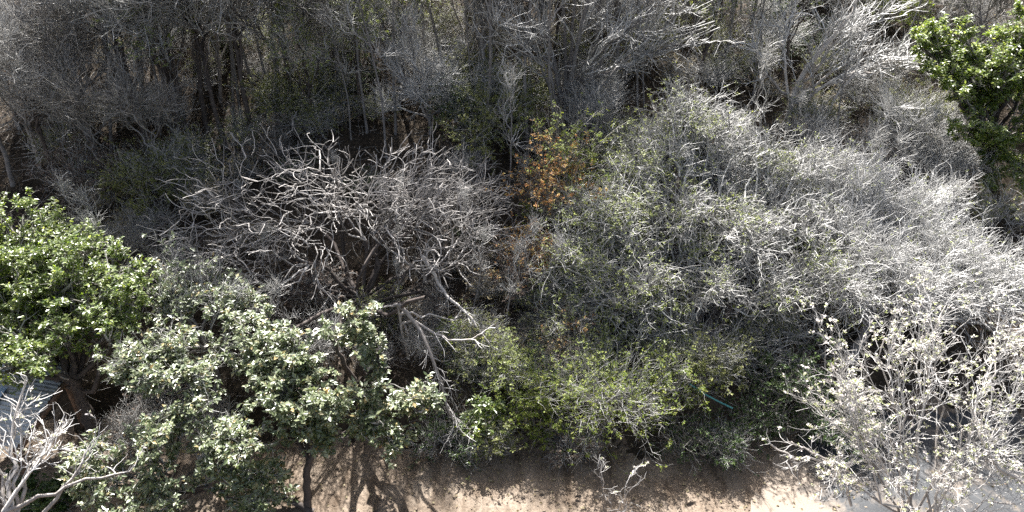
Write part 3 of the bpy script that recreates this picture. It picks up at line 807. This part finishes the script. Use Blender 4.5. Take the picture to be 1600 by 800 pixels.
desc = ["tall slender bare tree with dark trunk", "bare tree with wide brownish twigs", "thin olive tree just coming into leaf", "pale bare tree with whitish limbs",
        "bare grey bush of fine twigs", "low brown bush with withered leaves", "olive leaved bush", "small dark green bush", "thin upright grey sapling", "straw coloured tuft of dry stems"]
grp = ["slender bare trees of the hillside wood", "brown twigged trees of the hillside wood", "leafing trees of the hillside wood", "pale limbed trees of the hillside wood",
       "bare bushes of the hillside", "withered bushes of the hillside", "olive bushes of the hillside", "dark green bushes of the hillside", "saplings of the hillside", "straw tufts of the hillside"]


def put(k, x, y, s=1.0, sz=None, tilt=None):
    p = G(x, y)
    z = zone(x)
    t = tilt if tilt is not None else tuple(rg.normal(0, .05, 2))
    place(k, (p[0], p[1], p[2] - .05), rg.uniform(0, 6.28), (s, sz or s), f"{desc[k]} on the slope {z}", f"{grp[k]} {z}", t)


# the trunks one can tell apart
for k, x, y, s in ((0, 398, 232, 1.1), (0, 356, 240, 1.0), (0, 232, 240, 1.0), (0, 327, 225, 1.1), (1, 440, 205, 1.0), (0, 470, 190, 1.0), (3, 335, 130, 1.2), (3, 95, 190, 1.0), (1, 160, 260, .9), (3, 60, 250, .8),
                   (1, 30, 200, 1.0), (0, 100, 300, .8), (2, 500, 215, .8), (2, 560, 190, .8), (2, 625, 170, 1.0), (1, 760, 170, 1.0), (1, 820, 150, 1.0), (2, 1090, 150, .9), (2, 1215, 130, .9), (1, 960, 130, 1.0),
                   (1, 1130, 110, 1.0), (1, 1500, 130, .8), (0, 560, 110, 1.0), (0, 190, 170, 1.0), (0, 270, 150, 1.1), (3, 720, 120, 1.0), (1, 20, 290, .8), (0, 290, 230, .9), (1, 180, 310, .7), (1, 260, 300, .65)):
    put(k, x, y, s)
# the rest, spread over the slope
pts = []
tries = 0
while len(pts) < 34 and tries < 6000:
    tries += 1
    X = rg.uniform(-22, 22); Y = rg.uniform(22.5, 35.5)
    if abs(X) > 3 + Y * .64:
        continue
    if Y < 24 and -7 < X < 4:
        continue
    if (Y < 26 and X > 3.5) or (X > 9.5 and Y < 31):
        continue
    if all((X - a) ** 2 + (Y - b_) ** 2 > 1.5 ** 2 for a, b_ in pts):
        pts.append((X, Y))
for X, Y in pts:
    k = int(rg.choice([0, 1, 2, 3], p=[.30, .27, .26, .17]))
    z = zone(800 + F * X / (Y * .848 + (14 - float(H(X, Y)) - 2) * .53))
    s = rg.uniform(.8, 1.15)
    p = on_ground(X, Y)
    place(k, p, rg.uniform(0, 6.28), (s, s * rg.uniform(.9, 1.1)), f"{desc[k]} on the slope {z}", f"{grp[k]} {z}", tuple(rg.normal(0, .06, 2)))
pts = []
tries = 0
while len(pts) < 290 and tries < 20000:
    tries += 1
    X = rg.uniform(-18, 18); Y = rg.uniform(14.6, 33)
    if abs(X) > 1 + Y * .62 or Y < float(edge(X)) + .9 or (4 < X < 9 and 20.5 < Y < 25) or (-8.5 < X < -.3 and 15.5 < Y < 22.5 and rg.random() < .8):
        continue
    if all((X - a) ** 2 + (Y - b_) ** 2 > .68 ** 2 for a, b_ in pts):
        pts.append((X, Y))
for X, Y in pts:
    k = int(rg.choice([4, 5, 6, 7, 8, 9], p=[.22, .12, .19, .09, .2, .18]))
    z = zone(800 + F * X / (Y * .848 + (14 - float(H(X, Y))) * .53))
    if Y < 21:
        z = "under and between the big trees of the bank"
    s = rg.uniform(.7, 1.15) * (.7 if Y < 20 else 1)
    p = on_ground(X, Y)
    place(k, p, rg.uniform(0, 6.28), (s, s * rg.uniform(.8, 1.1)), f"{desc[k]} {'' if 'under' in z else 'on the slope '}{z}", f"{grp[k]} {z}", tuple(rg.normal(0, .06, 2)))

for X, Y in zip(rg.uniform(-3.6, 1.6, 34), rg.uniform(14.6, 18.5, 34)):
    k = int(rg.choice([9, 5, 8], p=[.45, .3, .25])); s = rg.uniform(.45, .8)
    place(k, on_ground(X, Y), rg.uniform(0, 6.28), (s, s), f"{desc[k]} under and between the big trees of the bank", f"{grp[k]} under and between the big trees of the bank", tuple(rg.normal(0, .2, 2)))
for X, Y in zip(rg.uniform(-17, 9, 90), rg.uniform(21.8, 31, 90)):
    if abs(X) > Y * .6 or (Y < 24 and X > 3):
        continue
    z = zone(800 + F * X / (Y * .848 + (14 - float(H(X, Y)) - 1) * .53))
    s = rg.uniform(1.1, 2.2)
    place(8, on_ground(X, Y), rg.uniform(0, 6.28), (s * .9, s), f"{desc[8]} on the slope {z}", f"{grp[8]} {z}", tuple(rg.normal(0, .08, 2)))

# ------------------------------------------------------------------ litter of the floor
g = np.random.default_rng(9)
b = Buf()
n = 42000
X = g.uniform(-22, 22, n); Y = 13 + 23 * g.random(n) ** 1.3
ok = Y > edge(X) + .1 - g.exponential(.35, n)
X, Y = X[ok], Y[ok]; n = len(X)
c = np.stack((X, Y, H(X, Y) + .035), 1)
A = unit(g.normal(size=(n, 3)) * np.array((1, 1, .25)))
L = g.uniform(.05, .13, n)
b.leaves(c, A, unit(g.normal(size=(n, 3)) * .35 + np.array((0, 0, 1))), L, L * .55)
o = b.obj("leaf_litter", M['leaf_dry'], smooth=False)
tag(o, "dry brown fallen leaves strewn over the slope and road edge", "leaf litter", kind='stuff')
b = Buf()
n = 9000
X = g.uniform(-20, 20, n); Y = 13.2 + 20 * g.random(n) ** 1.3
ok = Y > edge(X) + .1
X, Y = X[ok], Y[ok]; n = len(X)
Pt = grow(g, np.stack((X, Y, H(X, Y) + .02), 1), unit(g.normal(size=(n, 3)) * np.array((1, 1, .35)) + np.array((0, 0, .2))), g.uniform(.2, .9, n), 3, .15, 0)
r0 = g.uniform(.005, .012, n)
b.tubes(Pt, taper(r0, r0 * .5, 3), 3)
o = b.obj("dead_sticks", M['twig_dark'])
tag(o, "dead sticks and stems lying over the slope", "sticks", kind='stuff')

b = Buf()
n = 2600
X = g.uniform(-12, 12, n); Y = g.uniform(10, 13.6, n); q = g.random(n) < .25 + .75 * sstep(1.6, 0, edge(X) - Y)
X, Y = X[q], Y[q]; n = len(X)
c = np.stack((X, Y, H(X, Y) + .06), 1); L = g.uniform(.04, .1, n)
b.leaves(c, unit(g.normal(size=(n, 3)) * np.array((1, 1, .2))), unit(g.normal(size=(n, 3)) * .4 + np.array((0, 0, 1))), L, L * .55)
tag(b.obj("fallen_leaves", M['leaf_straw'], smooth=False), "dry leaves blown over the dirt strip", "fallen leaves", kind='stuff')
b = Buf()
n = 1600
X = g.uniform(-10, 12, n); Y = g.uniform(10, 13.7, n); r = g.gamma(2, .009, n) + .006
c = np.stack((X, Y, H(X, Y) + .025), 1)
cube = np.array([(-1, -1, -.4), (1, -1, -.4), (1, 1, -.4), (-1, 1, -.4), (-.6, -.7, .7), (.7, -.6, .6), (.6, .7, .75), (-.7, .6, .6)])
v = c[:, None] + (cube[None] * g.uniform(.6, 1.3, (n, 8, 3))) * r[:, None, None]
fc = np.array([(0, 1, 5, 4), (1, 2, 6, 5), (2, 3, 7, 6), (3, 0, 4, 7), (4, 5, 6, 7)])
b.add(v, (np.arange(n) * 8)[:, None, None] + fc[None])
tag(b.obj("gravel", M['dirt'], smooth=False), "small stones scattered over the dirt strip", "gravel", kind='stuff')

# ------------------------------------------------------------------ hose, log, shed
m, nt, bs = new_mat("hose_plastic")
nz = noise(nt, 4, 4); rr = ramp(nt, [(.3, (.03, .16, .17)), (.7, (.07, .27, .27))])
nt.links.new(nz.outputs[0], rr.inputs[0]); nt.links.new(rr.outputs[0], bs.inputs["Base Color"]); bs.inputs["Roughness"].default_value = .35
b = Buf()
hp = np.array([P(1078, 600, 13.9), P(1100, 615, 13.75), P(1120, 626, 13.65), P(1145, 638, 13.5)])
t = np.linspace(0, 3, 15); i = np.minimum(t.astype(int), 2); f = (t - i)[:, None]
hp = hp[i] * (1 - f) + hp[i + 1] * f
b.tubes(hp[None], np.full((1, 15), .022), 8)
o = b.obj("hose", m, origin=hp[0])
tag(o, "blue-green plastic hose hung across the twigs near the dark trunk", "hose")

b = Buf()
lp = np.array([G(1304, 183) + (0, 0, .35), G(1320, 182) + (0, 0, .33), G(1336, 182) + (0, 0, .3)])
b.tubes(lp[None], np.array([[.05, .045, .035]]), 6)
o = b.obj("broken_branch", M['twig_pale'], origin=lp[0])
tag(o, "short white broken branch lying in the dark hollow below the arching limbs", "branch")

m, nt, bs = new_mat("zinc_sheet")
nz = noise(nt, 2.2, 9, rough=.7); rr = ramp(nt, [(.3, (.16, .10, .07)), (.42, (.27, .28, .29)), (.7, (.46, .48, .50))])
nt.links.new(nz.outputs[0], rr.inputs[0]); nt.links.new(rr.outputs[0], bs.inputs["Base Color"])
bs.inputs["Roughness"].default_value = .45; bs.inputs["Metallic"].default_value = .3
M['zinc'] = m
m, nt, bs = new_mat("weathered_wood")
nz = noise(nt, 6, 5); rr = ramp(nt, [(.3, (.10, .06, .04)), (.7, (.25, .16, .11))])
nt.links.new(nz.outputs[0], rr.inputs[0]); nt.links.new(rr.outputs[0], bs.inputs["Base Color"]); bs.inputs["Roughness"].default_value = .8
M['plank'] = m
m, nt, bs = new_mat("blue_tarp")
nz = noise(nt, 5, 4); rr = ramp(nt, [(.3, (.14, .22, .34)), (.7, (.28, .38, .50))])
nt.links.new(nz.outputs[0], rr.inputs[0]); nt.links.new(rr.outputs[0], bs.inputs["Base Color"]); bs.inputs["Roughness"].default_value = .4
M['tarp'] = m


def box_between(b, p, q, w, h):
    p, q = np.array(p, float), np.array(q, float)
    d = unit(q - p); s = unit(np.cross(d, (0, 0, 1.0))) if abs(d[2]) < .95 else v3(1, 0, 0)
    u = np.cross(s, d)
    c = [a + s * w / 2 * i + u * h / 2 * j for a in (p, q) for i, j in ((-1, -1), (1, -1), (1, 1), (-1, 1))]
    b.add(c, [(0, 1, 2, 3), (7, 6, 5, 4), (0, 4, 5, 1), (1, 5, 6, 2), (2, 6, 7, 3), (3, 7, 4, 0)])


# shed: corners of its roof plane
rA, rB = P(115, 570, 14.2), P(25, 700, 11.9)          # the free edge
side = v3(-1, .12, .12)
rC, rD = rB + side * 3.2, rA + side * 3.2
shed = thing("shed", "small shed with pale corrugated metal roof half hidden under the bright green tree", "shed", (float(rC[0] + 1.5), float(rC[1] + 1), 0))
so = np.array(shed.location)
b = Buf()
nu, nv = 90, 12
u = np.linspace(0, 1, nu); vv = np.linspace(0, 1, nv)
U_, V_ = np.meshgrid(u, vv)
pt = rA[None, None] * ((1 - U_) * (1 - V_))[..., None] + rB * (U_ * (1 - V_))[..., None] + rC * (U_ * V_)[..., None] + rD * ((1 - U_) * V_)[..., None]
nrm = unit(np.cross(rD - rA, rB - rA)); nrm = nrm if nrm[2] > 0 else -nrm
pt = pt + nrm * (.02 * np.sin(U_ * 2 * np.pi * 22))[..., None]
i = (np.arange(nv - 1)[:, None] * nu + np.arange(nu - 1)[None]).ravel()
b.add(pt, np.stack((i, i + 1, i + nu + 1, i + nu), -1))
b.add(pt - nrm * .012, np.stack((i + nu, i + nu + 1, i + 1, i), -1))
b.obj("roof", M['zinc'], shed, so)
for pa, pb in ((rA, rB), (rD, rC)):
    b = Buf(); box_between(b, pa - nrm * .12, pb - nrm * .12, .1, .12); b.obj("beam", M['plank'], shed, so)
for pa in (rA * .93 + rC * .07, rB * .93 + rD * .07, rC * .93 + rA * .07, rD * .93 + rB * .07):
    b = Buf(); pa = pa - nrm * .2; box_between(b, (pa[0], pa[1], float(H(pa[0], pa[1])) - .1), pa, .12, .12); b.obj("post", M['plank'], shed, so)
b = Buf()
t_u = np.linspace(.4, .7, 24); t_v = np.linspace(.32, .6, 20)
U_, V_ = np.meshgrid(t_u, t_v)
pt = rA[None, None] * ((1 - U_) * (1 - V_))[..., None] + rB * (U_ * (1 - V_))[..., None] + rC * (U_ * V_)[..., None] + rD * ((1 - U_) * V_)[..., None]
pt = pt + nrm * (.06 + .03 * np.sin(U_ * 31 + V_ * 9) * np.sin(V_ * 27 - U_ * 11))[..., None]
i = (np.arange(19)[:, None] * 24 + np.arange(23)[None]).ravel()
b.add(pt, np.stack((i, i + 1, i + 25, i + 24), -1))
b.add(pt - nrm * .01, np.stack((i + 24, i + 25, i + 1, i), -1))
o = b.obj("tarpaulin", M['tarp'], origin=rA)
tag(o, "crumpled blue tarpaulin lying on the pale metal roof", "tarpaulin")
